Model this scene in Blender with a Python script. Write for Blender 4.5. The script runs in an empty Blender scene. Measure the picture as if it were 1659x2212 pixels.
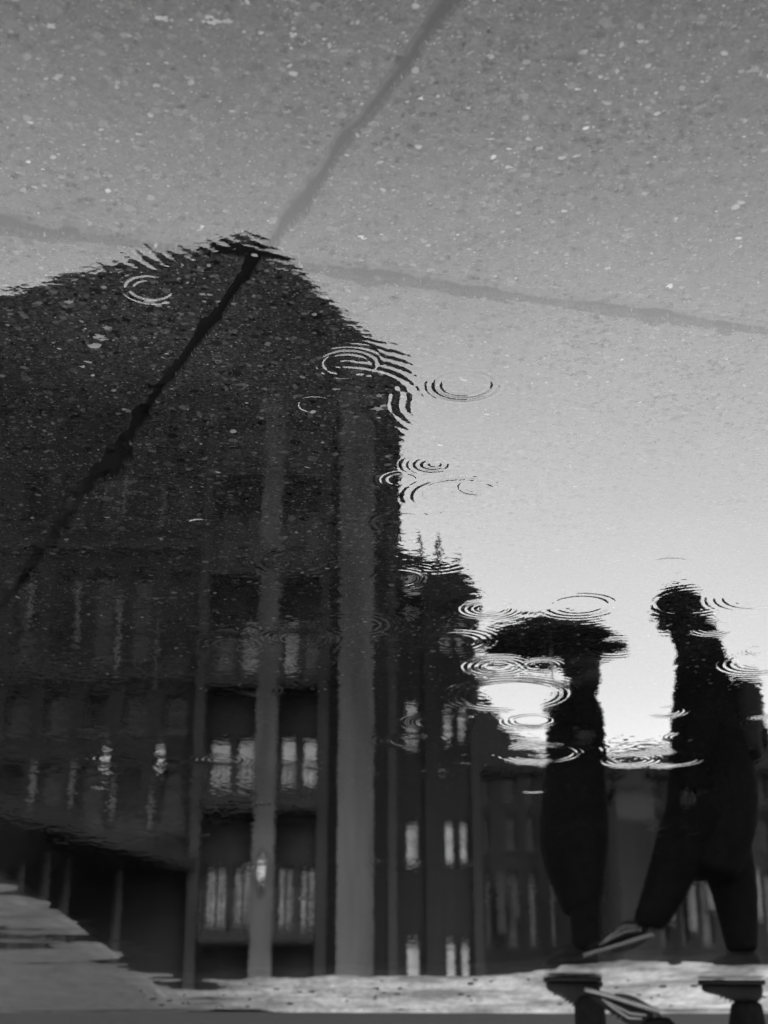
import bpy, bmesh, math, random
import numpy as np
from mathutils import Vector, Matrix
random.seed(7); rng = np.random.default_rng(11)
S = bpy.context.scene
COL = S.collection
R = math.radians
# ------------------------------------------------------------------ view geometry (photo measured on a 1659 x 2212 print)
FP, TH, HC = 3500.0, R(22.0), 0.85
CT, ST = math.cos(TH), math.sin(TH)
def ray(px, py):
    u = (px-829.5)/FP; v = (py-1106)/FP
    return (-u, CT+v*ST, -ST+v*CT)
def gpt(px, py):
    d = ray(px, py); t = HC/-d[2]
    return (d[0]*t, d[1]*t)
def rp(px, py, Y):            # a point at distance Y seen mirrored in the puddle
    d = ray(px, py); t = Y/d[1]
    return Vector((d[0]*t, Y, -HC-d[2]*t))
def dp(px, py, Y):            # a point at distance Y seen directly
    d = ray(px, py); t = Y/d[1]
    return Vector((d[0]*t, Y, HC+d[2]*t))
# ------------------------------------------------------------------ object helpers
def tag(o, label=None, cat=None, group=None, kind=None):
    if label: o['label'] = label
    if cat: o['category'] = cat
    if group: o['group'] = group
    if kind: o['kind'] = kind
    return o
def empty(name, loc, label, cat, group=None):
    o = bpy.data.objects.new(name, None); COL.objects.link(o); o.location = loc
    o.empty_display_size = .2
    return tag(o, label, cat, group)
def mesh_obj(name, verts, faces, mat, parent=None, smooth=False):
    me = bpy.data.meshes.new(name); me.from_pydata([tuple(v) for v in verts], [], faces); me.update()
    if smooth: me.polygons.foreach_set('use_smooth', [True]*len(me.polygons))
    me.materials.append(mat)
    o = bpy.data.objects.new(name, me); COL.objects.link(o)
    if parent:
        o.parent = parent
        pl = parent; off = Vector((0, 0, 0))
        while pl: off += Vector(pl.location); pl = pl.parent
        o.location = -off
        # all meshes are written in world coordinates: bake offset so the origin sits at the thing's base
        me.transform(Matrix.Translation(-off)); o.location = (0, 0, 0)
    return o
class MB:
    def __init__(s): s.v = []; s.f = []
    def box(s, a, b):
        x0, x1 = sorted((a[0], b[0])); y0, y1 = sorted((a[1], b[1])); z0, z1 = sorted((a[2], b[2]))
        n = len(s.v)
        s.v += [(x0,y0,z0),(x1,y0,z0),(x1,y1,z0),(x0,y1,z0),(x0,y0,z1),(x1,y0,z1),(x1,y1,z1),(x0,y1,z1)]
        s.f += [(n,n+3,n+2,n+1),(n+4,n+5,n+6,n+7),(n,n+1,n+5,n+4),(n+1,n+2,n+6,n+5),(n+2,n+3,n+7,n+6),(n+3,n,n+4,n+7)]
        return s
    def prism(s, pts, y0, y1):           # pts: (x,z) outline, extruded from y0 to y1
        n = len(s.v); k = len(pts)
        s.v += [(p[0], y0, p[1]) for p in pts]+[(p[0], y1, p[1]) for p in pts]
        s.f += [tuple(range(n, n+k)), tuple(range(n+2*k-1, n+k-1, -1))]
        s.f += [(n+i, n+k+i, n+k+(i+1) % k, n+(i+1) % k) for i in range(k)]
        return s
    def tube(s, pts, rads, seg=10, cap=True):
        n0 = len(s.v); rings = []
        for i, p in enumerate(pts):
            p = Vector(p)
            a = Vector(pts[max(i-1, 0)]); b = Vector(pts[min(i+1, len(pts)-1)])
            d = (b-a).normalized()
            up = Vector((0, 1, 0)) if abs(d.y) < .9 else Vector((1, 0, 0))
            e1 = d.cross(up).normalized(); e2 = d.cross(e1)
            r = rads[i] if hasattr(rads, '__len__') else rads
            ra, rb = r if hasattr(r, '__len__') else (r, r)
            ring = []
            for j in range(seg):
                t = 2*math.pi*j/seg
                ring.append(len(s.v)); s.v.append(tuple(p+e1*(math.cos(t)*ra)+e2*(math.sin(t)*rb)))
            rings.append(ring)
        for a, b in zip(rings[:-1], rings[1:]):
            for j in range(seg):
                s.f.append((a[j], a[(j+1) % seg], b[(j+1) % seg], b[j]))
        if cap:
            s.f.append(tuple(reversed(rings[0]))); s.f.append(tuple(rings[-1]))
        return s
    def ball(s, c, r, seg=14, rows=9):
        c = Vector(c); n = len(s.v)
        r = r if hasattr(r, '__len__') else (r, r, r)
        s.v.append(tuple(c+Vector((0, 0, r[2]))))
        for i in range(1, rows):
            p = math.pi*i/rows
            for j in range(seg):
                t = 2*math.pi*j/seg
                s.v.append((c.x+r[0]*math.sin(p)*math.cos(t), c.y+r[1]*math.sin(p)*math.sin(t), c.z+r[2]*math.cos(p)))
        s.v.append(tuple(c-Vector((0, 0, r[2])))); L = len(s.v)-1
        for j in range(seg):
            s.f.append((n, n+1+j, n+1+(j+1) % seg)); q = n+1+(rows-2)*seg
            s.f.append((L, q+(j+1) % seg, q+j))
        for i in range(rows-2):
            a = n+1+i*seg
            for j in range(seg):
                s.f.append((a+j, a+seg+j, a+seg+(j+1) % seg, a+(j+1) % seg))
        return s
    def build(s, name, mat, parent=None, smooth=False, sub=0, bevel=0):
        o = mesh_obj(name, s.v, s.f, mat, parent, smooth)
        if bevel:
            m = o.modifiers.new('bevel', 'BEVEL'); m.width = bevel; m.segments = 2; m.limit_method = 'ANGLE'
        if sub:
            m = o.modifiers.new('sub', 'SUBSURF'); m.levels = sub; m.render_levels = sub
        return o
# ------------------------------------------------------------------ materials (the photograph is monochrome: every colour is a grey)
def mat(name, v, rough=.7, var=.25, scale=3.0, spec=.3, bump=0.0, streak=False):
    m = bpy.data.materials.new(name); m.use_nodes = True
    nt = m.node_tree; b = nt.nodes['Principled BSDF']
    b.inputs['Roughness'].default_value = rough
    b.inputs['Specular IOR Level'].default_value = spec
    tc = nt.nodes.new('ShaderNodeTexCoord'); mp = nt.nodes.new('ShaderNodeMapping')
    if streak: mp.inputs['Scale'].default_value = (1, 1, .12)
    nz = nt.nodes.new('ShaderNodeTexNoise'); nz.inputs['Scale'].default_value = scale; nz.inputs['Detail'].default_value = 6
    nt.links.new(tc.outputs['Object'], mp.inputs[0]); nt.links.new(mp.outputs[0], nz.inputs['Vector'])
    mr = nt.nodes.new('ShaderNodeMapRange'); mr.inputs[1].default_value = .3; mr.inputs[2].default_value = .7
    mr.inputs[3].default_value = v*(1-var); mr.inputs[4].default_value = v*(1+var)
    nt.links.new(nz.outputs[0], mr.inputs[0])
    cb = nt.nodes.new('ShaderNodeCombineColor')
    for i in range(3): nt.links.new(mr.outputs[0], cb.inputs[i])
    nt.links.new(cb.outputs[0], b.inputs['Base Color'])
    if bump:
        bp = nt.nodes.new('ShaderNodeBump'); bp.inputs['Strength'].default_value = bump; bp.inputs['Distance'].default_value = .02
        nt.links.new(nz.outputs[0], bp.inputs['Height']); nt.links.new(bp.outputs[0], b.inputs['Normal'])
    return m
def emis(name, v):
    m = mat(name, .3, scale=1.3); b = m.node_tree.nodes['Principled BSDF']
    if v < .2:
        nt = m.node_tree; r = nt.nodes.new('ShaderNodeMapRange'); r.inputs[1].default_value = .35; r.inputs[2].default_value = .65
        r.inputs[3].default_value = v*.25; r.inputs[4].default_value = v*1.5
        n = [q for q in nt.nodes if q.type == 'TEX_NOISE'][0]; nt.links.new(n.outputs[0], r.inputs[0]); nt.links.new(r.outputs[0], b.inputs['Emission Strength'])
    b.inputs['Roughness'].default_value = .5
    b.inputs['Emission Color'].default_value = (1, 1, 1, 1); b.inputs['Emission Strength'].default_value = v
    return m
M = dict(
    brick=mat('dark_brick', .014, .85, .75, .7, bump=.3, streak=True),
    slate=mat('roof_slate', .009, .6, .5, 1.0),
    stone_col=mat('column_stone', .13, .8, .3, 1.5, streak=True),
    stone=mat('pale_stone', .070, .8, .4, 2.2, streak=True),
    stone_mid=mat('grey_stone', .045, .8, .18, 1.2, streak=True),
    stone_dark=mat('sooty_stone', .024, .8, .2, 1.2, streak=True),
    trim=mat('dark_trim', .016, .6), rail=mat('painted_iron', .02, .4),
    glass=mat('window_glass', .012, .15, .2, 1, spec=.25),
    blind=mat('pale_blind', .5, .7, .3, 1.0), blind_dim=mat('grey_blind', .11, .7, .35, 1.0),
    curtain=mat('white_curtain', .8, .8, .3, 1.2),
    concrete=mat('balcony_concrete', .02, .8),
    wool=mat('dark_wool', .004, .95, .3, 30, .03), denim=mat('dark_denim', .003, .95, .3, 30, .03),
    leather=mat('black_leather', .004, .8, .2, 30, .05), pale_rubber=mat('pale_rubber', .07, .5, .15, 30),
    skin=mat('skin', .014, .55, .08, 20), hair=mat('dark_hair', .01, .5, .4, 60, .3),
    nylon=mat('umbrella_nylon', .008, .6, .2, 12, .1), steel=mat('brushed_steel', .3, .3, .1, 20, .6),
    lit2=emis('dim_lit_blind', .035), lit=emis('lit_blind', .065), litb=emis('lit_curtain', .13),
    lamp=emis('lamp_glow', .16), asphalt=mat('road_asphalt', .012, .85, .2, 18, .04, bump=.2),
    leaf=mat('faded_leaf', .42, .6, .3, 60), fill=mat('plaster', .014, .8, .6, 1.0, streak=True))
# ------------------------------------------------------------------ noise
def vnoise(x, y, seed=0):
    xi = np.floor(x).astype(np.int64); yi = np.floor(y).astype(np.int64); xf = x-xi; yf = y-yi
    def h(a, b):
        n = (a*374761393+b*668265263+seed*1442695041) & 0x7fffffff
        n = ((n ^ (n >> 13))*1274126177) & 0x7fffffff
        return ((n ^ (n >> 16)) & 0xffff)/65535.0
    u = xf*xf*(3-2*xf); w = yf*yf*(3-2*yf)
    return (h(xi, yi)*(1-u)+h(xi+1, yi)*u)*(1-w)+(h(xi, yi+1)*(1-u)+h(xi+1, yi+1)*u)*w
def fbm(x, y, seed=0, o=4):
    r = 0; a = .5
    for i in range(o):
        r = r+a*(vnoise(x, y, seed+i)-.5)*2; x = x*2.03+3.1; y = y*2.03+1.7; a *= .5
    return r
# ------------------------------------------------------------------ ground: one sheet, puddle hollow, joints, shore
shore_px = [(-500,1880),(-150,1925),(0,1950),(110,1985),(200,2025),(270,2075),(340,2110),(430,2133),(470,2122),(560,2112),(700,2108),(900,2106),(1100,2100),(1200,2092),(1330,2080),(1500,2079),(1659,2082),(2200,2060)]
sp = sorted(gpt(*p) for p in shore_px)
SX = np.array([p[0] for p in sp]); SY = np.array([p[1] for p in sp])
JA = (gpt(980, 0), gpt(0, 1320)); JC = gpt(585, 553)
JB = (gpt(0, 487), gpt(1659, 716))
def linedist(x, y, a, b):
    dx, dy = b[0]-a[0], b[1]-a[1]; L = math.hypot(dx, dy)
    return ((x-a[0])*dy-(y-a[1])*dx)/L, ((x-a[0])*dx+(y-a[1])*dy)/L
def ground_z(x, y):
    ys = np.interp(x, SX, SY)
    left = np.clip((x-.55)/.5, 0, 1)                     # ragged shallow shore on that side
    s = y-ys-.45*left+fbm(x*2.2, y*1.1, 3)*(.20+.5*left)
    z = s*(.010-.0055*left)+fbm(x*6, y*3, 9)*(.0015+.001*left)+fbm(x*1.2+3, y*3.6, 19)*.015*left
    e = np.maximum(np.abs(x)-4.6, -1.6-y)+fbm(x*.8, y*.8, 21)*.5
    z = np.maximum(z, e*.02)
    z = np.clip(z, -.0065, .022)
    under = np.clip((-.004-z)/.002, 0, 1)
    z = z+fbm(x*9, y*9, 5, 3)*.0006+fbm(x*90, y*90, 6, 2)*.0004*(y < 5)
    for k, (a, b) in enumerate((JA, JB)):
        d, t = linedist(x, y, a, b)
        wob = fbm(t*9, t*0+k*7.3, 31+k, 4)*.004
        sp_ = np.maximum(fbm(x*24, y*24, 41+k, 5)-.05, 0)*.045+np.maximum(fbm(x*9, y*9, 51+k, 4)-.2, 0)*.02+fbm(x*80, y*80, 58+k, 3)*.004
        w = .0062+.0032*k+wob*.45+sp_*(np.clip((y-1.35)/.5, .22, 1) if k == 0 else .6)
        g = np.clip((w-np.abs(d+wob))/.002, 0, 1)
        z = z-g*.011*(y < 7)
    gut = np.abs(y-9.72-.06*np.sin(x*1.3)-fbm(x*1.5, x*0, 61)*.10)
    z = z-np.clip((.07-gut)/.03, 0, 1)*.04*(.4+.6*np.clip(fbm(x*1.2, y*0+3, 66)*3+.6, 0, 1))
    z = np.where(y > 9.85, z-.015, z)
    return z
def grid_obj(name, ys, ts, zf, mat_, fixx=None):
    ny, nt_ = len(ys), len(ts)
    Y = np.repeat(ys[:, None], nt_, 1); X = Y*ts[None, :]
    if fixx: X = np.clip(X, -fixx, fixx)
    Z = zf(X, Y)
    co = np.stack([X, Y, Z], -1).reshape(-1, 3).astype(np.float32)
    i = (np.arange(ny-1)[:, None]*nt_+np.arange(nt_-1)[None, :]).reshape(-1)
    q = np.stack([i, i+1, i+nt_+1, i+nt_], -1)
    if fixx:
        area = np.abs(co[q[:, 1], 0]-co[q[:, 0], 0])+np.abs(co[q[:, 2], 0]-co[q[:, 3], 0])
        q = q[area > 1e-5]
    me = bpy.data.meshes.new(name)
    me.vertices.add(len(co)); me.vertices.foreach_set('co', co.ravel())
    me.loops.add(q.size); me.loops.foreach_set('vertex_index', q.ravel().astype(np.int32))
    me.polygons.add(len(q)); me.polygons.foreach_set('loop_start', (np.arange(len(q))*4).astype(np.int32))
    me.update(calc_edges=True)
    me.polygons.foreach_set('use_smooth', np.ones(len(q), bool))
    me.materials.append(mat_)
    o = bpy.data.objects.new(name, me); COL.objects.link(o)
    return o
def ts_axis(inner, n, mid, nm, outer, no):
    a = np.linspace(-inner, inner, n)
    b = np.linspace(inner, mid, nm+1)[1:]
    c = np.geomspace(mid, outer, no+1)[1:]
    return np.concatenate([-c[::-1], -b[::-1], a, b, c])
# ground material
def ground_mat():
    m = bpy.data.materials.new('exposed_aggregate'); m.use_nodes = True
    nt = m.node_tree; N = nt.nodes; L = nt.links; b = N['Principled BSDF']
    geo = N.new('ShaderNodeNewGeometry')
    def vor(scale, seed, feat='F1'):
        mp = N.new('ShaderNodeMapping'); mp.inputs['Location'].default_value = (seed, seed*1.7, 0); mp.inputs['Scale'].default_value = (1, 1, 0)
        L.new(geo.outputs['Position'], mp.inputs[0])
        v = N.new('ShaderNodeTexVoronoi'); v.inputs['Scale'].default_value = scale; v.feature = feat
        # wobble the cells so the stones are not round dots
        nz = N.new('ShaderNodeTexNoise'); nz.inputs['Scale'].default_value = scale*.8; nz.inputs['Detail'].default_value = 2
        L.new(mp.outputs[0], nz.inputs['Vector'])
        ad = N.new('ShaderNodeVectorMath'); ad.operation = 'MULTIPLY_ADD'
        ad.inputs[1].default_value = (.9/scale,)*3
        L.new(nz.outputs['Color'], ad.inputs[0]); L.new(mp.outputs[0], ad.inputs[2]); L.new(ad.outputs[0], v.inputs['Vector'])
        return v
    def math_(op, a, c, d=None):
        n = N.new('ShaderNodeMath'); n.operation = op
        for i, k in enumerate((a, c, d)):
            if k is None: continue
            if isinstance(k, (int, float)): n.inputs[i].default_value = k
            else: L.new(k, n.inputs[i])
        return n.outputs[0]
    def mrange(a, f0, f1, t0, t1):
        n = N.new('ShaderNodeMapRange'); L.new(a, n.inputs[0])
        for i, k in enumerate((f0, f1, t0, t1)): n.inputs[i+1].default_value = k
        return n.outputs[0]
    def mix(f, a, c):
        n = N.new('ShaderNodeMix'); n.data_type = 'FLOAT'
        for i, k in ((0, f), (2, a), (3, c)):
            if isinstance(k, (int, float)): n.inputs[i].default_value = k
            else: L.new(k, n.inputs[i])
        return n.outputs[0]
    nz = N.new('ShaderNodeTexNoise'); nz.inputs['Scale'].default_value = 260; nz.inputs['Detail'].default_value = 5; L.new(geo.outputs['Position'], nz.inputs['Vector'])
    big = N.new('ShaderNodeTexNoise'); big.inputs['Scale'].default_value = 3.5; big.inputs['Detail'].default_value = 5; L.new(geo.outputs['Position'], big.inputs['Vector'])
    val = mrange(nz.outputs[0], .3, .7, .002, .026)
    for sc, sd, thr, lo, hi in ((52, 1.3, .42, .001, .060), (88, 4.1, .40, .001, .085), (170, 8.7, .38, .001, .10), (300, 5.2, .34, .002, .13)):
        v = vor(sc, sd)
        sep = N.new('ShaderNodeSeparateColor'); L.new(v.outputs['Color'], sep.inputs[0])
        rad = mrange(sep.outputs[0], 0, 1, 0.02, thr)
        mask = mrange(math_('SUBTRACT', v.outputs['Distance'], rad), -.05, .05, 1, 0)
        pw = math_('POWER', sep.outputs[1], 2.4)
        val = mix(mask, val, mrange(pw, 0, 1, lo, hi))
    # sparse white quartz
    v = vor(75, 15.2); sep = N.new('ShaderNodeSeparateColor'); L.new(v.outputs['Color'], sep.inputs[0])
    rad = mrange(sep.outputs[0], .955, 1, -.05, .30)
    mask = mrange(math_('SUBTRACT', v.outputs['Distance'], rad), -.06, .03, 1, 0)
    val = mix(mask, val, .25)
    v = vor(190, 25.2); sep = N.new('ShaderNodeSeparateColor'); L.new(v.outputs['Color'], sep.inputs[0])
    rad = mrange(sep.outputs[0], .955, 1, -.05, .32)
    mask = mrange(math_('SUBTRACT', v.outputs['Distance'], rad), -.06, .03, 1, 0)
    val = mix(mask, val, .17)
    val = math_('MULTIPLY', val, mrange(big.outputs[0], .3, .7, 1.25, 3.0))
    # silt in the joints
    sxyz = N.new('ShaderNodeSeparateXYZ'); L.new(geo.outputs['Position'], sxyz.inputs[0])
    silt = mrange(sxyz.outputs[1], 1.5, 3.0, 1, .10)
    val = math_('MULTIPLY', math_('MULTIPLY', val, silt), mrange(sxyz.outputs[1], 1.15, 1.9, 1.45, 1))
    jm = mrange(sxyz.outputs[2], -.0125, -.0090, 1, 0)
    val = mix(jm, val, .004)
    # beyond the puddle: trodden pale paving, fine texture and wet streaks
    fmp = N.new('ShaderNodeMapping'); fmp.inputs['Scale'].default_value = (1, .22, 1); L.new(geo.outputs['Position'], fmp.inputs[0])
    fine = N.new('ShaderNodeTexNoise'); fine.inputs['Scale'].default_value = 26; fine.inputs['Detail'].default_value = 9; fine.inputs['Roughness'].default_value = .7; L.new(fmp.outputs[0], fine.inputs['Vector'])
    st = N.new('ShaderNodeTexNoise'); st.inputs['Scale'].default_value = 2.2; st.inputs['Detail'].default_value = 7; st.inputs['Roughness'].default_value = .65; L.new(geo.outputs['Position'], st.inputs['Vector'])
    pale = math_('MULTIPLY', math_('MULTIPLY', mrange(fine.outputs[0], .35, .65, .45, 1.5), mrange(sxyz.outputs[0], .35, 1.3, 1, .11)), mrange(st.outputs[0], .35, .62, .035, .16))
    dry = mrange(sxyz.outputs[2], -.004, .003, 0, 1)
    notgut = mrange(sxyz.outputs[2], -.0085, -.006, 0, 1)
    far = mrange(sxyz.outputs[1], 4.5, 5.5, 0, 1)
    val = mix(math_('MULTIPLY', dry, far), val, math_('MULTIPLY', pale, notgut))
    cb = N.new('ShaderNodeCombineColor')
    for i in range(3): L.new(val, cb.inputs[i])
    L.new(cb.outputs[0], b.inputs['Base Color'])
    b.inputs['Roughness'].default_value = .55; b.inputs['Specular IOR Level'].default_value = .0
    L.new(mrange(st.outputs[0], .4, .6, .62, .42), b.inputs['Roughness'])
    L.new(math_('MULTIPLY', dry, .10), b.inputs['Specular IOR Level'])
    bp = N.new('ShaderNodeBump'); bp.inputs['Strength'].default_value = .4; bp.inputs['Distance'].default_value = .002
    L.new(fine.outputs[0], bp.inputs['Height']); L.new(bp.outputs[0], b.inputs['Normal'])
    return m
ys = np.concatenate([np.arange(.92, 3.2, .0028), np.arange(3.2, 5.2, .008), np.arange(5.2, 10.2, .010), np.geomspace(10.21, 600, 60)])
ts = ts_axis(.27, 560, .45, 60, 9, 26)
GM = ground_mat()
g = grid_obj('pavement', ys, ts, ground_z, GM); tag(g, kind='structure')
nb = np.linspace(-40, .92, 60); xb = np.concatenate([-np.geomspace(5, 300, 14)[::-1], np.linspace(-4.9, 4.9, 60), np.geomspace(5, 300, 14)])
XX, YY = np.meshgrid(xb, nb); ZZ = ground_z(XX, YY)
gb = MB(); W = len(xb)
gb.v = [(a, b_, c) for a, b_, c in zip(XX.ravel(), YY.ravel(), ZZ.ravel())]
gb.f = [(i*W+j, i*W+j+1, (i+1)*W+j+1, (i+1)*W+j) for i in range(len(nb)-1) for j in range(W-1)]
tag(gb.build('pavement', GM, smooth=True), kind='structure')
# road beyond the gutter
rd = MB(); xs_ = np.concatenate([-np.geomspace(8, 250, 14)[::-1], np.linspace(-7.5, 7.5, 120), np.geomspace(8, 250, 14)])
edge = 9.86+.06*np.sin(xs_*1.3)*(np.abs(xs_) < 8)+.05*fbm(xs_*1.5, xs_*0, 71)
for x_, e_ in zip(xs_, edge):
    rd.v += [(x_, e_, .006), (x_, e_+.05, .013), (x_, 24.0, .014)]
rd.f = [(3*i+k, 3*(i+1)+k, 3*(i+1)+k+1, 3*i+k+1) for i in range(len(xs_)-1) for k in (0, 1)]
tag(rd.build('road', M['asphalt'], smooth=True), kind='structure')
# ------------------------------------------------------------------ water with rain rings
rings = [ # px, py, half width px, strength
 (325,625,48,1.3),(752,787,58,1.5),(1003,833,62,1.5),(680,876,37,1.6),(935,1004,22,1.5),(868,1036,36,.6),(990,1072,92,.55),(1036,1051,42,.8),(1085,1018,62,.2),
 (433,1132,24,1.8),(1566,1076,24,1.3),(1560,1035,190,.12),(1252,1308,66,.9),(1052,1315,48,.9),(935,1205,85,.09),(1180,1262,60,.15),(1540,1357,44,.8),(1500,1300,80,.22),
 (1445,1222,50,.35),(1075,1440,52,.9),(1170,1438,40,.8),(1100,1502,118,.75),(1150,1557,46,1.3),(1640,1405,26,1.1),(1640,1432,75,1.0),(1440,1537,38,1.1),
 (1478,1592,34,1.2),(890,1590,24,1.3),(935,1671,32,1.5),(1165,1628,75,1.2),(1362,1642,50,1.3),(1450,1640,60,1.0),(1152,1706,26,1.5),(640,1212,70,.6),(770,1350,75,.5),
 (640,1380,55,.6),(505,1392,62,.5),(985,1385,60,.6),(1455,1796,48,1.4),(1418,1778,20,1.2),(1480,1752,15,1.2),(1080,1812,17,1.5),(475,1641,40,.8),(600,1738,34,.9),(470,1806,26,1.2),
 (1100,1860,14,1.3),(1500,1845,14,1.2),(1060,1990,14,1.3),(1345,2002,15,1.5),(1380,1968,10,1.3),(860,1250,50,.4),(900,1600,60,.5),(560,1490,40,.5),(250,1640,50,.4),(350,1645,40,.5),(860,1860,40,.5),
 (565,1872,30,.6),(960,1560,70,.4),(1030,1640,45,.8),(1330,1400,60,.2),(640,450,330,.15,38),(735,868,158,.27,-125),(1010,872,150,.16,40),(870,1130,60,.25),(1650,1560,40,1.),(1640,1290,70,.5)]
random.seed(5)
for _ in range(14):
    rings.append((random.uniform(0, 1100), random.uniform(1600, 2060), random.uniform(10, 26), random.uniform(.5, 1.1)))
def water_z(X, Y):
    pat = np.clip(fbm(X*1.3, Y*.9, 77, 3)*2.2+.55, .12, 1.3)*np.clip((Y-1.1)/1.2, .35, 1)
    Z = np.clip(2.6e-5+(Y-2.3)*3e-5, 2.6e-5, 4.6e-5)*fbm(X*22, Y*22, 81, 3)*pat+np.clip(2.4e-5+(Y-2.3)*1.3e-4, 2.4e-5, 1.05e-4)*np.clip(1.4-np.abs(Y-3.1)*.5, .6, 1)*fbm(X*62, Y*52, 91, 2)*pat+1.5e-4*fbm(X*4, Y*4, 95, 2)
    rj = random.Random(4)
    for i, (px, py, rw, st, *arcdir) in enumerate(rings):
        cx, cy = gpt(px, py); dist = math.sqrt(cx*cx+cy*cy+HC*HC); R0 = rw*dist/FP
        lam = min(max(R0*.30, .0100 if cy < 2.2 else .0078), .015)*(1+max(0, cy-3)*.12); k = 2*math.pi/lam
        reach = R0+7*lam
        yy = Y[:, 0]; r0 = np.searchsorted(yy, cy-reach); r1 = np.searchsorted(yy, cy+reach)
        if r1-r0 < 2: continue
        tmid = cx/cy; tt = X[r0]/yy[r0]
        c0 = np.searchsorted(tt, min((cx-reach)/(cy-reach), (cx-reach)/(cy+reach))); c1 = np.searchsorted(tt, max((cx+reach)/(cy-reach), (cx+reach)/(cy+reach)))
        if c1-c0 < 2: continue
        xs = X[r0:r1, c0:c1]; yv = Y[r0:r1, c0:c1]
        r = np.hypot(xs-cx, yv-cy)*(1+.02*fbm(xs*20, yv*20, 100+i, 2)); q = r-R0
        wd = rj.uniform(.55, 1.15) if cy < 2.2 else rj.uniform(.9, 1.6); ph = rj.uniform(-.8, .8); dn = rj.uniform(.3, 1.0); arc = rj.uniform(0, 6.28)
        main = np.exp(-(q/(lam*wd))**2)*np.cos(k*q+ph)
        if arcdir: main = np.exp(-(q/(lam*3.2))**2)*np.cos(k*q)
        # finer capillary train running ahead of the crest, weak one inside
        kk = k*1.12
        ahead = dn*.42*np.exp(-np.clip(q, 0, None)/(lam*(1.2 if cy < 2.2 else 2.4)))*(q > 0)*np.cos(kk*q)*np.clip(q/lam, 0, 1)
        ins = .10*dn*np.exp(-((r-R0*.35)/(R0*.22+1e-4))**2)*np.cos(k*1.2*r)
        brk_ = np.clip(.75+fbm(xs*11, yv*8, 300+i, 3)*2.6, .05, 1.6) if arcdir else np.clip(1.05+fbm(xs*14, yv*8, 300+i, 3)*.9, .45, 1.7)
        amp = brk_*st*(.0125 if cy < 2.2 else .0088)*lam*((.7+.5*np.cos(np.arctan2(yv-cy, xs-cx)-arc)) if not arcdir else np.clip(np.cos(np.arctan2(yv-cy, xs-cx)-math.radians(arcdir[0])), 0, 1)**1.5)      # slope about 0.1 at strength 1
        Z[r0:r1, c0:c1] += amp*(main+ahead+ins)
    edge = np.clip((.44-np.abs(X/Y))/.03, 0, 1)
    return Z*edge
def add_attr(o, name, vals):
    a = o.data.attributes.new(name, 'FLOAT', 'POINT'); a.data.foreach_set('value', vals.astype(np.float32))
def joint_dim(x, y):  # mask that dims the water's reflection along the joints, so they read darker
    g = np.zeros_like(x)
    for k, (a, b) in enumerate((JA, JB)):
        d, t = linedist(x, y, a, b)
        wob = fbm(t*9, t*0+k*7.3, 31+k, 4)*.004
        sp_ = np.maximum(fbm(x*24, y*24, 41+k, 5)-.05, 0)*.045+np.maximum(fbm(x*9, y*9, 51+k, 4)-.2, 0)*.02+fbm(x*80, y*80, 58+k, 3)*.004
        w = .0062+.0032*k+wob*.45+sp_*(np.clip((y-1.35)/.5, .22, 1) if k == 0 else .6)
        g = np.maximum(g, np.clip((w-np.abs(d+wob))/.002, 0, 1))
    return g*(y < 7)
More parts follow.
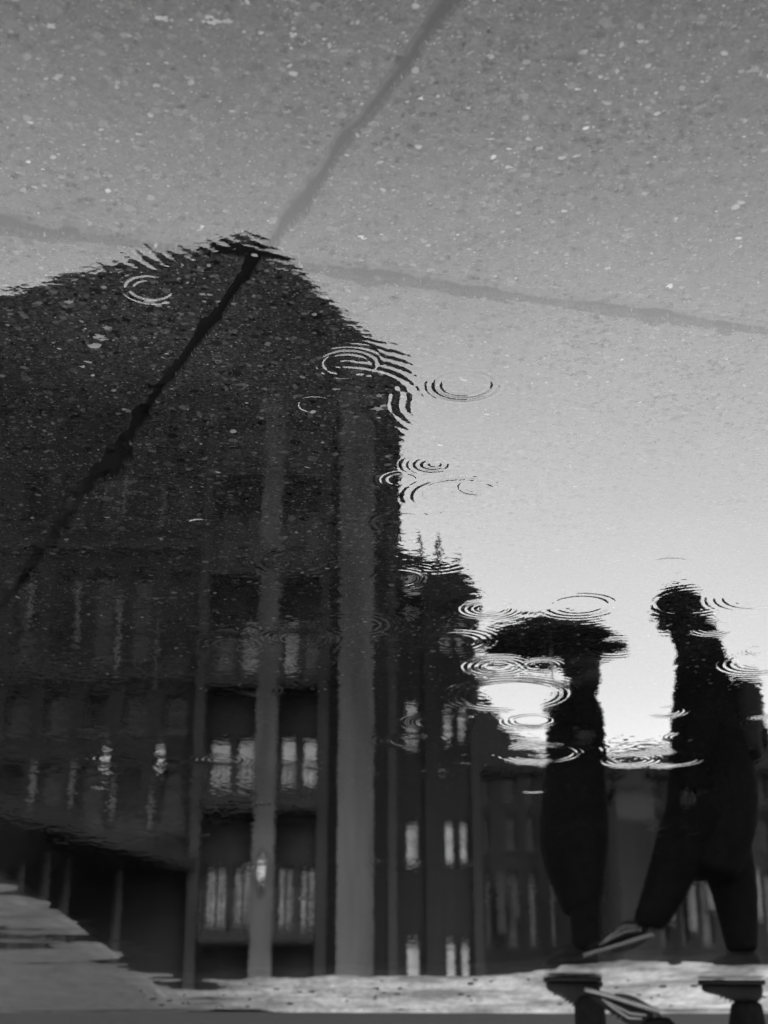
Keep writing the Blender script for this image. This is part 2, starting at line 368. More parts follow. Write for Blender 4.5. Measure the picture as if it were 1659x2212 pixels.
def water_mat():
    m = bpy.data.materials.new('rain_water'); m.use_nodes = True
    nt = m.node_tree; N = nt.nodes; L = nt.links; N.remove(N['Principled BSDF']); out = N['Material Output']
    fr = N.new('ShaderNodeFresnel'); fr.inputs['IOR'].default_value = 1.34
    gl = N.new('ShaderNodeBsdfGlossy'); gl.inputs['Roughness'].default_value = .0; gl.inputs['Color'].default_value = (1, 1, 1, 1)
    tr = N.new('ShaderNodeBsdfTransparent'); tr.inputs['Color'].default_value = (.7, .7, .7, 1)
    mx = N.new('ShaderNodeMixShader')
    geo = N.new('ShaderNodeNewGeometry')
    nz = N.new('ShaderNodeTexNoise'); nz.inputs['Scale'].default_value = 55; nz.inputs['Detail'].default_value = 2
    L.new(geo.outputs['Position'], nz.inputs['Vector'])
    bp = N.new('ShaderNodeBump'); bp.inputs['Strength'].default_value = 1; bp.inputs['Distance'].default_value = .00005
    L.new(nz.outputs[0], bp.inputs['Height'])
    def vm(scale, seed, lo, hi, edge, depth):
        mp = N.new('ShaderNodeMapping'); mp.inputs['Location'].default_value = (seed, seed*1.7, 0); L.new(geo.outputs['Position'], mp.inputs[0])
        n2 = N.new('ShaderNodeTexNoise'); n2.inputs['Scale'].default_value = scale*.8; n2.inputs['Detail'].default_value = 2; L.new(mp.outputs[0], n2.inputs['Vector'])
        ad = N.new('ShaderNodeVectorMath'); ad.operation = 'MULTIPLY_ADD'; ad.inputs[1].default_value = (.9/scale,)*3
        L.new(n2.outputs['Color'], ad.inputs[0]); L.new(mp.outputs[0], ad.inputs[2])
        v = N.new('ShaderNodeTexVoronoi'); v.inputs['Scale'].default_value = scale; L.new(ad.outputs[0], v.inputs['Vector'])
        sp = N.new('ShaderNodeSeparateColor'); L.new(v.outputs['Color'], sp.inputs[0])
        r = N.new('ShaderNodeMapRange'); L.new(sp.outputs[0], r.inputs[0])
        for i, k in enumerate((.35, 1, 0, depth)): r.inputs[i+1].default_value = k
        e = N.new('ShaderNodeMapRange'); L.new(v.outputs['Distance'], e.inputs[0])
        for i, k in enumerate((edge-.06, edge+.06, 1, 0)): e.inputs[i+1].default_value = k
        m_ = N.new('ShaderNodeMath'); m_.operation = 'MULTIPLY'; L.new(r.outputs[0], m_.inputs[0]); L.new(e.outputs[0], m_.inputs[1])
        return m_.outputs[0]
    def mth(op, a, b_):
        n = N.new('ShaderNodeMath'); n.operation = op
        for i, k in enumerate((a, b_)):
            if isinstance(k, (int, float)): n.inputs[i].default_value = k
            else: L.new(k, n.inputs[i])
        return n.outputs[0]
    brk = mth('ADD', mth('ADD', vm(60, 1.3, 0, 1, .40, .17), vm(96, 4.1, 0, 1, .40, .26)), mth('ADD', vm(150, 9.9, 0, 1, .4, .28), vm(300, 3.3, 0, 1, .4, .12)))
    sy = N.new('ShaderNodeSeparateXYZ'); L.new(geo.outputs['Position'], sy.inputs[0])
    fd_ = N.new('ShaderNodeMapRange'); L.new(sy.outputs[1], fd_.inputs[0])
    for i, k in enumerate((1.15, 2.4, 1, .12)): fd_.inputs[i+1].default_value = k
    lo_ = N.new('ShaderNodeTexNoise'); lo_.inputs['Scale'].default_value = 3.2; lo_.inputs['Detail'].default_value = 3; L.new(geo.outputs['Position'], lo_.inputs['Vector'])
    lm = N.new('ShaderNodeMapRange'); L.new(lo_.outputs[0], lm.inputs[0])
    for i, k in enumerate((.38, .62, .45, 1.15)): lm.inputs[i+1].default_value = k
    at = N.new('ShaderNodeAttribute'); at.attribute_name = 'grit'  # in the water, 'grit' is only painted dulling of the reflection, not dirt
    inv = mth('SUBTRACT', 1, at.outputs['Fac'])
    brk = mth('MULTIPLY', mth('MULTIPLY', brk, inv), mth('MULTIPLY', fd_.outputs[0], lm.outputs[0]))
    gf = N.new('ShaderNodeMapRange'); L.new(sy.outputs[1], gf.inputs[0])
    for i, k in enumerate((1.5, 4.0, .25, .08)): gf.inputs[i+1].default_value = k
    keep = mth('SUBTRACT', mth('SUBTRACT', 1, brk), mth('MULTIPLY', at.outputs['Fac'], gf.outputs[0]))  # mirror strength lowered along the joints and in a stone pattern
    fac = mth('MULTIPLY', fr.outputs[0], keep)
    for n in (fr, gl): L.new(bp.outputs[0], n.inputs['Normal'])
    L.new(fac, mx.inputs[0]); L.new(tr.outputs[0], mx.inputs[1]); L.new(gl.outputs[0], mx.inputs[2]); L.new(mx.outputs[0], out.inputs[0])
    return m
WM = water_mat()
wys = np.concatenate([np.arange(.92, 4.0, .0020), np.arange(4.0, 9.0, .0055)])
wts = ts_axis(.25, 760, .45, 90, 9, 10)
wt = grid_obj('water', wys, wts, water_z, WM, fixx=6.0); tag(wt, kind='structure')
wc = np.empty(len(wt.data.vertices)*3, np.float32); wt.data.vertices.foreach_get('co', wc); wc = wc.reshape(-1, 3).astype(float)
add_attr(wt, 'grit', joint_dim(wc[:, 0], wc[:, 1]))  # stores the reflection dimming over the joints; no particles lie there
wb = MB(); wb.v = [(-6, -3, 0), (6, -3, 0), (6, .92, 0), (-6, .92, 0)]; wb.f = [(0, 1, 2, 3)]
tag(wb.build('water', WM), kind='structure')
# ------------------------------------------------------------------ loose pebbles and leaf scraps under the water (uncountable)
def scatter(name, n, area, rr, whites, m):
    bm = bmesh.new(); bmesh.ops.create_icosphere(bm, subdivisions=2, radius=1)
    bv = np.array([v.co[:] for v in bm.verts]); bf = np.array([[v.index for v in f.verts] for f in bm.faces]); bm.free()
    V = []; F = []; T = []
    for i in range(n):
        px = random.uniform(-120, 1780); py = random.uniform(*area)
        x, y = gpt(px, py)
        r = random.uniform(*rr)*random.choice((.6, .8, 1, 1, 1.3)); a = random.uniform(0, 6.28)
        sc = np.array([r, r*random.uniform(.45, .9), r*.35])
        w = bv*(1+.16*np.sin(bv[:, [1, 2, 0]]*random.uniform(2, 4)+random.uniform(0, 6)))*sc
        c, s_ = math.cos(a), math.sin(a)
        xx = w[:, 0]*c-w[:, 1]*s_; y2 = w[:, 0]*s_+w[:, 1]*c
        z = float(ground_z(np.array([x]), np.array([y]))[0])
        if z < -.009 or z > 0: continue
        V.append(np.stack([xx+x, y2+y, np.minimum(w[:, 2]+z, -.0006)], -1)); F.append(bf+len(T)*len(bv))
        T.append(whites())
    V = np.concatenate(V); F = np.concatenate(F)
    o = mesh_obj(name, V.tolist(), F.tolist(), m, smooth=True)
    at = o.data.attributes.new('tone', 'FLOAT', 'POINT'); at.data.foreach_set('value', np.repeat(np.array(T), len(bv)).astype(np.float32))
    return o
pm = bpy.data.materials.new('river_pebble'); pm.use_nodes = True
pn = pm.node_tree; at = pn.nodes.new('ShaderNodeAttribute'); at.attribute_name = 'tone'
cb = pn.nodes.new('ShaderNodeCombineColor'); nzp = pn.nodes.new('ShaderNodeTexNoise'); nzp.inputs['Scale'].default_value = 300
mp_ = pn.nodes.new('ShaderNodeMath'); mp_.operation = 'MULTIPLY'; ma = pn.nodes.new('ShaderNodeMath'); ma.operation = 'ADD'; ma.inputs[1].default_value = .5
g_ = pn.nodes.new('ShaderNodeNewGeometry'); pn.links.new(g_.outputs['Position'], nzp.inputs['Vector'])
pn.links.new(nzp.outputs[0], ma.inputs[0]); pn.links.new(at.outputs['Fac'], mp_.inputs[0]); pn.links.new(ma.outputs[0], mp_.inputs[1])
for i in range(3): pn.links.new(mp_.outputs[0], cb.inputs[i])
pn.links.new(cb.outputs[0], pn.nodes['Principled BSDF'].inputs['Base Color'])
pn.nodes['Principled BSDF'].inputs['Specular IOR Level'].default_value = 0
random.seed(3)
tone = lambda: random.choice([.01, .015, .02, .03, .045, .06, .075, .10, .14])
o = scatter('pebbles', 5200, (-40, 1500), (.0016, .0048), tone, pm); tag(o, 'small dark and grey pebbles set all over the flooded paving', 'pebbles', kind='stuff')
white = lambda: random.choice([.12, .18, .28, .4])
def area_white(name, n, rr): return scatter(name, n, (-40, 1000), rr, white, pm)
o = area_white('pebbles', 420, (.0012, .0042)); tag(o, 'scattered white pebbles shining up through the puddle', 'pebbles', kind='stuff')
gr = MB(); random.seed(21)
for _ in range(90):
    x, y = gpt(random.uniform(300, 1750), random.uniform(2112, 2176))
    z = float(ground_z(np.array([x]), np.array([y]))[0])
    if z > .001:
        q = random.uniform(.003, .010); gr.ball((x, y, z+q*.3), (q*random.uniform(.8, 2.5), q*random.uniform(.8, 3), q*.6), 7, 5)
tag(gr.build('grit', M['leather'], smooth=True), 'dark grit specks on the pale paving beyond the puddle', 'grit', kind='stuff')
# leaf scraps
ls = MB(); random.seed(9)
spots = [(640,40,8),(700,95,6),(120,180,7),(300,300,6),(880,230,5),(1100,370,9),(1140,310,10),(1165,330,8),(1215,350,9),(1060,310,8),(1250,345,7),(1385,100,8),(1300,130,7),(1120,470,9),(1220,465,7),(1420,255,8),(750,345,5),(500,250,6),(60,330,6),(95,410,6),(325,660,12),(338,668,10),(358,662,8),(215,735,14),(205,755,14),(222,742,10),(230,715,10),(190,790,8),(178,800,8),(437,645,8),(452,645,6),(440,660,5),(820,862,11),(815,890,16),(830,884,10),(725,848,8),(150,660,10),(455,60,10),(470,57,14),(450,48,10),(490,55,12),(108,67,12),(352,50,14),(336,194,9),(470,660,6),(10,625,6),(550,560,8)]
for sx, sy, sr in spots:
    x, y = gpt(sx, sy); r = sr*math.sqrt(x*x+y*y+HC*HC)/FP; n = len(ls.v); k = 11
    z = max(float(ground_z(np.array([x]), np.array([y]))[0])+.0012, -.005)
    z = min(z, -.001); a0 = random.uniform(0, 6)
    for j in range(k):
        a = a0+6.283*j/k; rr = r*random.uniform(.35, 1.15)
        ls.v.append((x+rr*math.cos(a)*1.2, y+rr*math.sin(a)*.8, z+random.uniform(0, .0006)))
    for j in range(k):
        v_ = ls.v[n+j]; ls.v.append((v_[0], v_[1], v_[2]-.0005))
    ls.f += [tuple(range(n, n+k)), tuple(range(n+2*k-1, n+k-1, -1))]+[(n+j, n+k+j, n+k+(j+1) % k, n+(j+1) % k) for j in range(k)]
tag(ls.build('leaf_litter', M['leaf']), 'pale torn leaf scraps lying under the puddle water', 'leaf litter', kind='stuff')
# ------------------------------------------------------------------ buildings
def wall_holes(name, x0, x1, z0, z1, y, thick, rects, m, parent):
    xs = sorted({round(v, 4) for v in [x0, x1]+[r[0] for r in rects]+[r[1] for r in rects] if x0-1e-4 <= v <= x1+1e-4})
    zs = sorted({round(v, 4) for v in [z0, z1]+[r[2] for r in rects]+[r[3] for r in rects] if z0-1e-4 <= v <= z1+1e-4})
    b = MB()
    def solid(i, j):
        if i < 0 or j < 0 or i >= len(xs)-1 or j >= len(zs)-1: return False
        cx = (xs[i]+xs[i+1])/2; cz = (zs[j]+zs[j+1])/2
        return not any(r[0] < cx < r[1] and r[2] < cz < r[3] for r in rects)
    def quad(*p): n = len(b.v); b.v += p; b.f.append((n, n+1, n+2, n+3))
    for i in range(len(xs)-1):
        for j in range(len(zs)-1):
            if not solid(i, j): continue
            a, c, d, e = xs[i], xs[i+1], zs[j], zs[j+1]
            quad((a, y, d), (c, y, d), (c, y, e), (a, y, e)); quad((c, y+thick, d), (a, y+thick, d), (a, y+thick, e), (c, y+thick, e))
            if not solid(i-1, j): quad((a, y+thick, d), (a, y, d), (a, y, e), (a, y+thick, e))
            if not solid(i+1, j): quad((c, y, d), (c, y+thick, d), (c, y+thick, e), (c, y, e))
            if not solid(i, j-1): quad((a, y+thick, d), (c, y+thick, d), (c, y, d), (a, y, d))
            if not solid(i, j+1): quad((a, y, e), (c, y, e), (c, y+thick, e), (a, y+thick, e))
    return b.build(name, m, parent)
def prect(px0, py0, px1, py1, Y):
    a = rp(px0, (py0+py1)/2, Y); c = rp(px1, (py0+py1)/2, Y)
    zt = rp(px0, py0, Y).z; zb = rp(px0, py1, Y).z
    return (min(a.x, c.x), max(a.x, c.x), max(zb, .3), zt)
def window(r, Y, parent, pane, vm=1, hm=2, fr=.07, inset=.22):
    x0, x1, z0, z1 = r; b = MB(); y0, y1 = Y+inset-.06, Y+inset+.03
    b.box((x0, y0, z0), (x0+fr, y1, z1)); b.box((x1-fr, y0, z0), (x1, y1, z1))
    b.box((x0+fr, y0, z0), (x1-fr, y1, z0+fr)); b.box((x0+fr, y0, z1-fr), (x1-fr, y1, z1))
    for i in range(1, vm+1):
        cx = x0+(x1-x0)*i/(vm+1); b.box((cx-.025, y0+.01, z0+fr), (cx+.025, y1-.01, z1-fr))
    for i in range(1, hm+1):
        cz = z0+(z1-z0)*i/(hm+1); b.box((x0+fr, y0+.015, cz-.025), (x1-fr, y1-.015, cz+.025))
    f = b.build('window', M['trim'], parent)
    MB().box((x0+.02, Y+inset+.04, z0+.02), (x1-.02, Y+inset+.06, z1-.02)).build('pane', pane, f)
    MB().box((x0-.08, Y-.08, z0-.10), (x1+.08, Y-.002, z0-.002)).build('sill', M['stone_mid'], f)
    return f
# --- the tall gabled building
Y1 = 38.0
def X1(px, py=1900, Y=Y1): return rp(px, py, Y).x
B1 = empty('gabled_building', (X1(400), Y1+6, 0), 'tall dark brick building with a broad peaked gable and pale full height piers', 'building')
xr, xl = X1(856, 1300), X1(-420, 1300)           # photo right / photo left
zc = rp(0, 840, Y1).z
wins = []; specs = []
def addw(px0, py0, px1, py1, pane, vm=0, hm=1):
    r = prect(px0, py0, px1, py1, Y1); wins.append(r); specs.append((r, pane, vm, hm))
zrow = [(1872, 2000), (1590, 1700), (1335, 1448), (1095, 1205), (905, 985)]
for k, (a, b_) in enumerate(zrow):
    pane = [M['lit2'], M['lit'], M['blind_dim'], M['glass'], M['glass']][k]
    dx = [-6, 0, 6, 12, 14][k]
    for c0, c1 in ((451, 502), (509, 554), (603, 643), (650, 688)):
        p = pane
        if k == 2: p = M['lit2'] if c0 in (509, 603) else M['blind_dim']
        if k == 3 and c0 == 650: p = M['blind_dim']
        f = (c0-829.5); mid = (a+b_)/2
        q0 = X1(c0, 1650); q1 = X1(c1, 1650)
        zt = rp(0, a, Y1).z; zb = rp(0, b_, Y1).z
        r = (min(q0, q1), max(q0, q1), max(zb, .3), zt); wins.append(r); specs.append((r, p, 1 if k == 0 else 0, 3 if k == 0 else 1))
for k, (a, b_) in enumerate([(1650, 1775), (1500, 1580), (1230, 1425), (1020, 1140), (880, 960)]):
    for ci, c in enumerate((-260, -165, -70, 28, 112, 200, 285, 372)):
        q0 = X1(c-26, 1650); q1 = X1(c+26, 1650); zt = rp(0, a, Y1).z; zb = rp(0, b_, Y1).z
        r = (min(q0, q1), max(q0, q1), zb, zt); wins.append(r); specs.append((r, M['glass'] if (ci+k) % 3 else M['fill'], 0, 2))
wall_holes('wall', min(xr, xl), max(xr, xl), 0, zc, Y1, .45, wins, M['brick'], B1)
MB().box((min(xr, xl)+.01, Y1+.46, 0), (max(xr, xl)-.01, Y1+14, zc)).build('rear_block', M['brick'], B1)
for r, p, vm, hm in specs: window(r, Y1, B1, p, vm, hm)
out = [(-420,745),(-200,690),(-60,655),(60,622),(180,592),(300,566),(430,538),(500,515),(530,507),(560,522),(610,556),(660,602),(700,645),(760,700),(820,748),(872,790),(872,838)]
pts = [(rp(a, b_, Y1).x, rp(a, b_, Y1).z) for a, b_ in out]+[(xl, zc+.01)]
rf = MB().prism(pts, Y1-.06, Y1+14).build('roof', M['slate'], B1)
for cpx, ct in ((-130, 640),):
    a = rp(cpx-16, ct, Y1+8); c = rp(cpx+16, ct, Y1+8)
    MB().box((a.x, Y1+7.4, a.z-5), (c.x, Y1+8.6, a.z-.1)).build('chimney', M['brick'], rf)
def pier(px0, px1, m, prot, top=850, ytop=900, Y=Y1, par=B1, name='pier'):
    a = X1(px0, 1500, Y); c = X1(px1, 1500, Y); zt = rp(0, top, Y).z
    b = MB().box((a, Y-prot, 0), (c, Y-.003, zt))
    b.box((min(a, c)-.12, Y-prot-.12, 0), (max(a, c)+.12, Y-.004, .9)).box((min(a, c)-.1, Y-prot-.1, zt-.5), (max(a, c)+.1, Y-.005, zt+.1))
    return b.build(name, m, par)
pier(733, 808, M['stone'], .55, 862); pier(558, 603, M['stone'], .5, 880); pier(428, 450, M['stone_dark'], .5, 900); pier(688, 712, M['stone_dark'], .2, 880)
pier(838, 856, M['stone_dark'], .1, 850)
# string courses and balconies
for py in (1486, 1748, 2030, 1250, 1040):
    z = rp(0, py, Y1).z
    for p0, p1 in ((452, 556), (605, 686)):
        a, c = X1(p0, 1650), X1(p1, 1650)
        bal = MB().box((a, Y1-.85, z-.16), (c, Y1-.004, z)).build('balcony', M['concrete'], B1)
        b = MB(); b.box((a, Y1-.85, z+.95), (c, Y1-.80, z+1.0))
        x = min(a, c)+.04
        while x < max(a, c): b.box((x, Y1-.84, z), (x+.035, Y1-.81, z+.95)); x += .12
        b.build('railing', M['rail'], bal)
zz = rp(0, 1795, Y1).z
cr = MB()
for py in (1810, 1468, 1190):
    z = rp(0, py, Y1).z; cr.box((X1(424, 1650), Y1-.14, z), (xl, Y1-.003, z+.22))
cr.build('cornice', M['stone_dark'], B1)
for c, a, b_, s in ((72,1655,1745,0),(157,1655,1745,0),(243,1690,1770,0),(327,1700,1790,0),(68,1250,1345,0),(170,1265,1400,0),(257,1280,1470,0),(340,1340,1490,0),(268,1040,1120,0),(352,1060,1140,0)):
    q = X1(c, (a+b_)/2); MB().box((q-.05, Y1-.12, rp(0, b_, Y1).z), (q+.05, Y1-.003, rp(0, a, Y1).z)).build('frame_glint', M['stone'], B1)  # pale strips stand in for reflections on the window frames; no pipes
# canopy over the pavement on the near side
pa, pb = rp(-260, 1640, 24), rp(70, 1738, 31); pc = rp(440, 1852, 37.8)
can = MB(); n = 0
can.v = [tuple(pb), tuple(pc), (pc.x, 37.9, pc.z), (pb.x, 37.9, pb.z), (pb.x, pb.y, pb.z-.35), (pc.x, pc.y, pc.z-.35), (pc.x, 37.9, pc.z-.35), (pb.x, 37.9, pb.z-.35), tuple(pa), (pa.x, 37.9, pa.z), (pa.x, pa.y, pa.z-.35), (pa.x, 37.9, pa.z-.35)]
can.f = [(0,1,2,3),(4,7,6,5),(0,4,5,1),(1,5,6,2),(8,0,3,9),(10,11,7,4),(8,10,4,0),(9,11,10,8)]
can.build('canopy', M['brick'], B1)
for c, Y in ((40, 33), (95, 33.5), (255, 36.5), (140, 35)):
    a = rp(c, 1900, Y); MB().tube([(a.x, Y, 0), (a.x, Y, rp(c, 1815, Y).z)], .11, 12).build('canopy_post', M['stone_dark'], B1)
# --- narrower neighbour
Y2 = 44.0
B2 = empty('town_house', (rp(950, 1900, Y2).x, Y2+5, 0), 'narrower brick town house beside the gabled building with roof poles and pale sash windows', 'building')
xa, xb_ = rp(840, 1600, Y2).x, rp(1037, 1600, Y2).x; z2 = rp(0, 1300, Y2).z
w2 = []; s2 = []
for k, (a, b_) in enumerate([(2035, 2135), (1775, 1862), (1512, 1600), (1345, 1400)]):
    for (c0, c1) in ((874, 908), (957, 983), (989, 1012)):
        if k == 3 and c0 == 874: a_, bb = 1305, 1340
        else: a_, bb = a, b_
        q0, q1 = rp(c0, 1750, Y2).x, rp(c1, 1750, Y2).x
        r = (min(q0, q1), max(q0, q1), max(.3, rp(0, bb, Y2).z), rp(0, a_, Y2).z); w2.append(r)
        s2.append((r, {0: M['lit'], 1: M['lit'], 2: M['litb'] if c0 < 900 else M['litb'], 3: M['lit2']}[k]))
wall_holes('wall', min(xa, xb_), max(xa, xb_), 0, z2, Y2, .4, w2, M['fill'], B2)
MB().box((min(xa, xb_)+.01, Y2+.41, 0), (max(xa, xb_)-.01, Y2+11, z2)).build('rear_block', M['brick'], B2)
for r, p in s2: window(r, Y2, B2, p, 0, 1, fr=.06)
o2 = [(835,1302),(835,1165),(868,1190),(930,1214),(990,1228),(1012,1252),(1036,1285),(1043,1302)]
rf = MB().prism([(rp(a, b_, Y2).x, rp(a, b_, Y2).z) for a, b_ in o2], Y2-.2, Y2+11).build('roof', M['slate'], B2)
r = prect(874, 1262, 906, 1300, Y2)
MB().box((r[0]-.1, Y2-.9, r[2]), (r[1]+.1, Y2-.21, r[3]+.1)).build('dormer', M['slate'], rf)
MB().box((r[0], Y2-.93, r[2]+.05), (r[1], Y2-.905, r[3])).build('dormer_window', M['lit'], B2)
for c, t in ((907, 1158), (944, 1160), (986, 1205)):
    a = rp(c, t, Y2+1); MB().tube([(a.x, Y2+1, a.z), (a.x, Y2+1, a.z-3)], .055, 8).build('roof_pole', M['rail'], rf)
b = MB(); b.box((rp(918, 1700, Y2).x, Y2-.12, 0), (rp(950, 1700, Y2).x, Y2-.003, z2)); b.build('pier', M['brick'], B2)
b = MB(); b.box((rp(1018, 1700, Y2).x, Y2-.1, 0), (rp(1037, 1700, Y2).x, Y2-.003, z2)); b.build('pier', M['stone_dark'], B2)
# --- low row behind the people
Y3 = 62.0
B3 = empty('terrace_building', (rp(1350, 1900, Y3).x, Y3+5, 0), 'low long building behind the two walkers with a sloping roof and pale lit columns', 'building')
xa, xb_ = rp(1000, 1800, Y3).x, rp(2300, 1800, Y3).x; z3 = rp(0, 1665, Y3).z
w3 = []; s3 = []
for k, (a, b_) in enumerate([(1885, 2040), (1760, 1835), (1675, 1730)]):
    for i, c in enumerate(range(1046, 2250, 46)):
        q0, q1 = rp(c, 1850, Y3).x, rp(c+14+(i*5 % 3)*6, 1850, Y3).x
        r_ = (min(q0, q1), max(q0, q1), max(.3, rp(0, b_, Y3).z), rp(0, a, Y3).z); w3.append(r_)
        s3.append((r_, M['blind_dim'] if (i*7+k*3) % 7 < 2 else M['glass']))
wall_holes('wall', min(xa, xb_), max(xa, xb_), 0, z3, Y3, .4, w3, M['brick'], B3)
MB().box((min(xa, xb_)+.01, Y3+.41, 0), (max(xa, xb_)-.01, Y3+11, z3)).build('rear_block', M['brick'], B3)
for r_, p in s3: window(r_, Y3, B3, p, 0, 1)
o3 = [(1000,1667),(1000,1490),(1052,1512),(1075,1550),(1100,1585),(1135,1608),(1180,1630),(1260,1630),(1340,1624),(1450,1614),(1560,1622),(1700,1600),(2300,1600),(2300,1667)]
MB().prism([(rp(a, b_, Y3).x, rp(a, b_, Y3).z) for a, b_ in o3], Y3-.3, Y3+11).build('roof', M['slate'], B3)
for c, a_, b_ in ((1289,1830,1905),(1337,1812,1925),(1440,1865,1960),(1486,1815,1985),(1528,1840,1935),(1628,1890,1960),(1700,1830,1960),(1080,1900,1990),(1108,1905,1960)):
    q = rp(c, 1900, Y3).x; MB().tube([(q, Y3-.35, rp(c, b_+30, Y3).z), (q, Y3-.35, rp(c, a_, Y3).z)], .17, 10).build('column', M['stone_col'] if c > 1200 else M['stone_mid'], B3)
r_ = prect(1320, 1690, 1425, 1765, Y3-6); 
EX = empty('rendered_house', (0.5*(r_[0]+r_[1]), Y3-3, 0), 'small pale rendered house front showing between the two walkers', 'building')
hw = rp(1378, 1760, Y3-6).x; ry = Y3-6
ra = prect(1335, 1705, 1415, 1880, ry)
wall_holes('wall', ra[0], ra[1], 0, ra[3], ry, .3, [(ra[0]+.35, ra[0]+.8, 2.2, 3.6), (ra[1]-.8, ra[1]-.35, 2.2, 3.6)], M['fill'], EX)
MB().box((ra[0]+.004, ry-.05, rp(0, 1775, ry).z), (ra[1]-.004, ry-.004, ra[3]-.01)).build('rendered_panel', M['stone_mid'], EX)
for q in (ra[0]+.35, ra[1]-.8): window((q, q+.45, 2.2, 3.6), ry, EX, M['glass'], 0, 1)
MB().box((ra[0]+.01, ry+.31, 0), (ra[1]-.01, ry+4, ra[3])).build('rear_block', M['fill'], EX)
MB().prism([(ra[0]-.2, ra[3]), (ra[1]+.2, ra[3]), ((ra[0]+ra[1])/2, ra[3]+.8)], ry-.2, ry+4.2).build('roof', M['slate'], EX)
# --- wall lanterns
for (px, py, Y, lab) in ((232, 1642, Y1-.1, 'glowing wall lantern farther from the pale piers of the gabled building'), (350, 1640, Y1-.1, 'glowing wall lantern nearer the pale piers of the gabled building, under a pale painted-in glint strip'), (566, 1880, Y1-.62, 'glowing wall lantern fixed low on the narrow pale pier')):
    p = rp(px, py, Y); e = empty('wall_lantern', (p.x, Y, p.z-.4), lab, 'lantern', 'wall lanterns on the gabled building')
    MB().box((p.x-.05, Y-.02, p.z-.5), (p.x+.05, Y+.08, p.z+.45)).build('bracket', M['rail'], e)
    MB().tube([(p.x, Y-.22, p.z-.20), (p.x, Y-.22, p.z+.18)], [.08, .10], 8).build('glass_body', M['lamp'], e)
    MB().tube([(p.x, Y-.22, p.z+.185), (p.x, Y-.22, p.z+.42)], [.14, .03], 8).box((p.x-.03, Y-.2, p.z+.40), (p.x+.03, Y-.02, p.z+.44)).build('lantern_cap', M['rail'], e)
# ------------------------------------------------------------------ people
YP = 8.02
def rr(px, py, dy=0): v = rp(px, py, YP); return Vector((v.x, YP+dy, v.z))
KP = 8.4/FP       # metres per print pixel at the walkers
GZ = .016
def zat(py): return rp(0, py, YP).z
def body_skin(name, joints, edges, rad, root, parent_name_tag, m):
    me = bpy.data.meshes.new(name); keys = list(joints); idx = {k: i for i, k in enumerate(keys)}
    o0 = joints[root].copy(); o0.z = 0
    me.from_pydata([tuple(joints[k]-o0) for k in keys], [(idx[a], idx[b]) for a, b in edges], []); me.update()
    me.materials.append(m)
    o = bpy.data.objects.new(name, me); COL.objects.link(o); o.location = o0
    sk = o.modifiers.new('skin', 'SKIN'); sk.use_smooth_shade = True; sk.branch_smoothing = .6
    lay = me.skin_vertices[0].data
    for k in keys:
        r = rad[k]; lay[idx[k]].radius = r if hasattr(r, '__len__') else (r, r); lay[idx[k]].use_root = (k == root)
    sb = o.modifiers.new('sub', 'SUBSURF'); sb.levels = 2; sb.render_levels = 2
    return o
def person(label, J, fwd, finger_dirs):
    """J: joints dict; fwd: +1 when the walker faces world +X"""
    joints = dict(J); edges = [('pelvis','waist'),('waist','chest'),('chest','neck0'),('neck0','neck1'),('neck1','skull'),('skull','crown'),('skull','brow'),('skull','jaw'),('brow','nose'),('jaw','chin')]
    rad = dict(pelvis=(.125,.10), waist=(.105,.09), chest=(.13,.10), neck0=.058, neck1=.052, skull=(.078,.075), crown=(.062,.06), brow=(.055,.05), jaw=(.052,.05), nose=.013, chin=.024)
    for s in ('n', 'f'):
        edges += [('chest','sh'+s),('sh'+s,'el'+s),('el'+s,'wr'+s),('wr'+s,'pa'+s),('pelvis','hip'+s),('hip'+s,'kn'+s),('kn'+s,'an'+s),('an'+s,'ba'+s),('ba'+s,'to'+s)]
        rad.update({'sh'+s: .055, 'el'+s: .042, 'wr'+s: (.026,.02), 'pa'+s: (.036,.015), 'hip'+s: .085, 'kn'+s: .058, 'an'+s: .038, 'ba'+s: (.04,.028), 'to'+s: (.032,.018)})
        c = joints['pa'+s]; d, side, curl = finger_dirs[s]
        for k in range(5):
            if k < 4:
                L = (.070, .080, .076, .060)[k]; base = c+d*.045+side*((k-1.5)*.019)
                p1 = base+d*L*.45+curl*L*.12; p2 = p1+d*L*.18+curl*L*.32; p3 = p2+curl*L*.25-d*L*.10
            else:
                base = c+side*-.034+d*.004; p1 = base+side*-.018+d*.018+curl*.012; p2 = p1+d*.018+curl*.018; p3 = p2+d*.006+curl*.012
            ns = ['%s_%d_%d' % (s, k, q) for q in range(4)]
            for nme, pp, r_ in zip(ns, (base, p1, p2, p3), (.010, .0092, .0085, .007)): joints[nme] = pp; rad[nme] = r_
            edges.append(('pa'+s, ns[0])); edges += list(zip(ns[:-1], ns[1:]))
    o = body_skin('person', joints, edges, rad, 'pelvis', None, M['skin']); tag(o, label, 'person')
    sk = joints['skull']
    for e in (-1, 1):
        MB().ball(sk+Vector((fwd*.070, e*.032, .012)), .0125, 10, 6).build('eye', M['hair'], o, True)
        MB().ball(sk+Vector((-fwd*.004, e*.078, -.005)), (.018, .008, .030), 10, 6).build('ear', M['skin'], o, True)
    return o
def garment(name, rings, m, parent, seg=20, sub=1):
    b = MB(); b.tube([r[0] for r in rings], [r[1] for r in rings], seg); return b.build(name, m, parent, True, sub)
